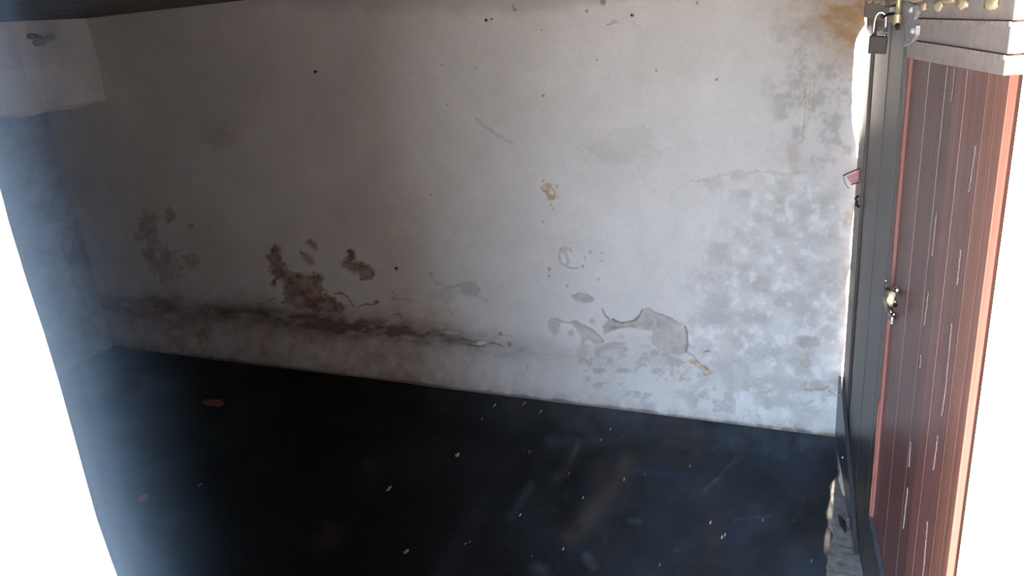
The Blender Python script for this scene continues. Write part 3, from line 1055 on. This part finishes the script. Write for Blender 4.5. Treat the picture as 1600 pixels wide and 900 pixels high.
# ------------------------------------------------------------------ padlock
pl_c = on_y(1372, 70, YP)
padlock = empty('padlock', tuple(pl_c))
tag(padlock, 'dark brown padlock with open steel shackle hanging at the top of the door', 'padlock')


def loc(x, y, dy=0.0):
    q = on_y(x, y, YP + dy)
    return Vector(q) - Vector(pl_c)


bm = bmesh.new()
qs = [loc(1359, 55.5), loc(1387.5, 57), loc(1384.5, 84.5), loc(1356, 83)]
fv = [bm.verts.new(q + Vector((0, -0.011, 0))) for q in qs]
bv = [bm.verts.new(q + Vector((0, 0.011, 0))) for q in qs]
bm.faces.new(fv)
bm.faces.new(bv[::-1])
for i in range(4):
    bm.faces.new([fv[i], bv[i], bv[(i + 1) % 4], fv[(i + 1) % 4]])
bm_to('lock_body', bm, M_LOCK, padlock, bevel=0.003)
bm = bmesh.new()
bm_tube(bm, [loc(1364, 57), loc(1365, 46), loc(1366.5, 34), loc(1369, 25), loc(1373, 20), loc(1378, 19), loc(1382, 22), loc(1384.5, 28), loc(1384.5, 36), loc(1383.5, 50)],
        0.0042, 12)
bm_to('shackle', bm, M_STEEL, padlock, smooth=True)
bm = bmesh.new()
bm_tube(bm, [loc(1382.5, 53), loc(1382.3, 57)], 0.0052, 12)
bm_to('shackle_socket', bm, M_STEEL, padlock, smooth=True)

# ------------------------------------------------------------------ pink card jammed between wall and door
YT = 3.12
card = empty('paper_card', tuple(on_y(1332, 279, YT)))
tag(card, 'torn pink card with dark edge wedged between stained wall and door', 'card')


def cl(x, y, dy):
    return Vector(on_y(x, y, YT + dy)) - card.location


def sheet(name, pts, mat, th, parent):
    bm = bmesh.new()
    a = [bm.verts.new(p) for p in pts]
    b = [bm.verts.new(p + Vector((0, th, 0))) for p in pts]
    bm.faces.new(a)
    bm.faces.new(b[::-1])
    for i in range(len(pts)):
        j = (i + 1) % len(pts)
        bm.faces.new([a[i], b[i], b[j], a[j]])
    return bm_to(name, bm, mat, parent)


sheet('card_face', [cl(1322, 276, 0), cl(1343, 265, 0.0), cl(1344, 284, 0.0), cl(1331, 288, 0)], M_PINK, 0.002, card)
bm = bmesh.new()
bm_tube(bm, [cl(1317, 275, -0.003), cl(1322, 272, -0.003), cl(1344, 262.5, -0.003)], 0.0028, 6)
bm_to('dark_edge', bm, M_INK, card)
bm = bmesh.new()
bm_tube(bm, [cl(1330, 289, -0.003), cl(1337, 286.5, -0.003), cl(1344, 284, -0.003)], 0.0018, 6)
bm_to('dark_edge', bm, M_INK, card)
bm = bmesh.new()
bm_tube(bm, [cl(1318, 276, -0.002), cl(1320, 285, -0.002), cl(1324, 292, 0.0), cl(1327, 294, 0.0)], 0.0013, 6)
bm_to('torn_fringe', bm, M_INK, card)

# leaked sunlight along the door foot, put into a raised cream strip
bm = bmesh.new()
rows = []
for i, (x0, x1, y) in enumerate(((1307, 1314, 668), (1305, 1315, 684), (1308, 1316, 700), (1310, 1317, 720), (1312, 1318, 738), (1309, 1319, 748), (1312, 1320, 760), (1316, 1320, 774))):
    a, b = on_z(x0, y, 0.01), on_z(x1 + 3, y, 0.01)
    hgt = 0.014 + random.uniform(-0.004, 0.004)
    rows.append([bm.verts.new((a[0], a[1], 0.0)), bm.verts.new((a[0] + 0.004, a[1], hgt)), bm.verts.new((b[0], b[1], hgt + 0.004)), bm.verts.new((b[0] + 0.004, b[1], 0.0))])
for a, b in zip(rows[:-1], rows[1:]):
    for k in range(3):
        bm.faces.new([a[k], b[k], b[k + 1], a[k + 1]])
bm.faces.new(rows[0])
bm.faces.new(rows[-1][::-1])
tag(bm_to('sunlit_strip', bm, M_CREAM), 'cream strip by the wall corner, leaked sunlight put into its colour', 'plaster')

# splinter lying on the bare concrete
bm = bmesh.new()
a, b = on_z(1311, 806, 0.014), on_z(1321, 832, 0.014)
mid = (Vector(a) + Vector(b)) / 2 + Vector((0, 0, 0.006))
bm_tube(bm, [a, tuple(mid), b], [0.004, 0.011, 0.003], 7)
tag(bm_to('wood_splinter', bm, M_DARKM, smooth=True), 'black splinter lying on the bare concrete beside the door', 'splinter')

# ------------------------------------------------------------------ rubble on the floor
def rubble(name, x, y, wpx, hpx, mat, label, cat, group=None, seed=0, flat=0.35):
    rnd = random.Random(seed)
    c = on_z(x, y, 0.004)
    r = abs(on_z(x + wpx / 2, y, 0)[0] - c[0])
    q = abs(on_z(x, y - hpx / 2, 0)[1] - c[1])
    bm = bmesh.new()
    bmesh.ops.create_icosphere(bm, subdivisions=1, radius=1.0)
    hh = min(r, max(q, 0.004)) * flat + 0.002
    ang = rnd.uniform(-0.3, 0.3)
    for v in bm.verts:
        k = 1 + rnd.uniform(-0.3, 0.25)
        v.co = Vector((v.co.x * r * k, v.co.y * q * k, max(v.co.z * hh * k, -hh * 0.5)))
    zmin = min(v.co.z for v in bm.verts)
    for v in bm.verts:
        v.co.z -= zmin
    o = bm_to(name, bm, mat)
    o.location = (c[0], c[1], -0.0015)
    return tag(o, label, cat, group)


for i, (x, y, w_, h_, mt, lb) in enumerate((
        (332, 630, 52, 9, M_BRICK, 'long dull red brick fragment on the dark floor near the left wall'),
        (222, 778, 24, 13, M_BRICK, 'reddish brick lump on the floor nearest the white jamb'),
        (312, 757, 9, 6, M_BRICK, 'small red brick bit right of the lump nearest the jamb'),
        (607, 763, 11, 8, M_CHIP, 'slanted tan chip in the middle of the black floor'),
        (634, 861, 10, 8, M_CHIP, 'curled orange chip at the bottom of the black floor'),
        (715, 710, 10, 4, M_CHIP, 'flat tan chip below the chipped line of the wall foot'),
        (827, 705, 8, 4, M_BRICK, 'tiny red bit on the floor left of the dusty drag marks'),
        (1007, 740, 6, 5, M_BRICK, 'tiny red bit beside the blue smear on the floor'),
        (819, 629, 8, 6, M_CHIP, 'orange crumb against the foot of the stained wall'))):
    rubble('brick_fragment' if mt is M_BRICK else 'chip', x, y, w_, h_, mt, lb, 'rubble', 'rubble bits on the floor', i)
for i, (x, y) in enumerate(((880, 856), (889, 738), (911, 776), (813, 803), (831, 868), (1031, 881), (1110, 815), (1192, 811), (1133, 834), (1128, 838),
                            (734, 845), (727, 848), (975, 748), (1078, 727), (939, 686), (773, 632), (753, 653), (954, 669), (845, 642), (1268, 875))):
    s_ = (3.6, 2.2, 2.6)[i % 3]
    rubble('plaster_crumb', x, y, s_, s_, M_CRUMB, 'tiny white plaster crumb on the black floor', 'crumb', 'white crumbs scattered over the floor', 50 + i, 0.6)

# ------------------------------------------------------------------ nails left in the wall
for x, y, r, lb in ((494.5, 112, 2.4, 'lone black nail high in the darker left half of the wall'), (761, 31.5, 2.6, 'larger of two black nails near the top middle of the wall'),
                    (769.5, 29.5, 1.6, 'smaller of two black nails near the top middle of the wall'), (620.5, 418.5, 2.6, 'black nail between the brown stains and the grey patch'),
                    (988, 23.5, 2.4, 'black nail above the short scratch at the top of the wall')):
    c = on_y(x, y, YB)
    rad = 0.72 * r * math.dist(on_y(x, y, YB), EYE) / F
    bm = bmesh.new()
    bm_tube(bm, [(0, 0.012, 0), (0, -0.010, 0)], rad * 0.6, 8)
    bm_tube(bm, [(0, -0.010, 0), (0.001, -0.014, 0.001)], [rad * 1.15, rad * 0.9], 10)
    o = bm_to('nail', bm, M_DARKM)
    o.location = tuple(c)
    tag(o, lb, 'nail', 'nails in the stained wall')

# ------------------------------------------------------------------ lens glare by the jamb, built as a bluish scattering volume
GLARE = 31.0
hz = NT('bluish_glare')
nt = hz.t
nt.nodes.remove(hz.b)
out = [n_ for n_ in nt.nodes if n_.type == 'OUTPUT_MATERIAL'][0]
sc_ = hz.n('ShaderNodeVolumeScatter')
sc_.inputs['Color'].default_value = (0.62, 0.80, 1.0, 1)
tc = hz.n('ShaderNodeTexCoord')
sep = hz.n('ShaderNodeSeparateXYZ')
hz.l(tc.outputs['Object'], sep.inputs[0])
ex_ = hz.n('ShaderNodeMath', operation='EXPONENT')
hz.l(hz.mul(sep.outputs['X'], -1 / 0.0200), ex_.inputs[0])
hz.l(hz.mul(ex_.outputs[0], GLARE), sc_.inputs['Density'])
hz.l(sc_.outputs[0], out.inputs['Volume'])
hzo = box_obj('glare_volume', (0.003, YF0 + 0.01, 0.02), (0.30, YF1, ZC - 0.02), hz.mat)
hz.mat.cycles.volume_step_rate = 0.12
hzo.location = (XJ, 0, 0)
tag(hzo, 'lens glare beside the white doorway jamb, built as a bluish volume', 'haze', kind='stuff')
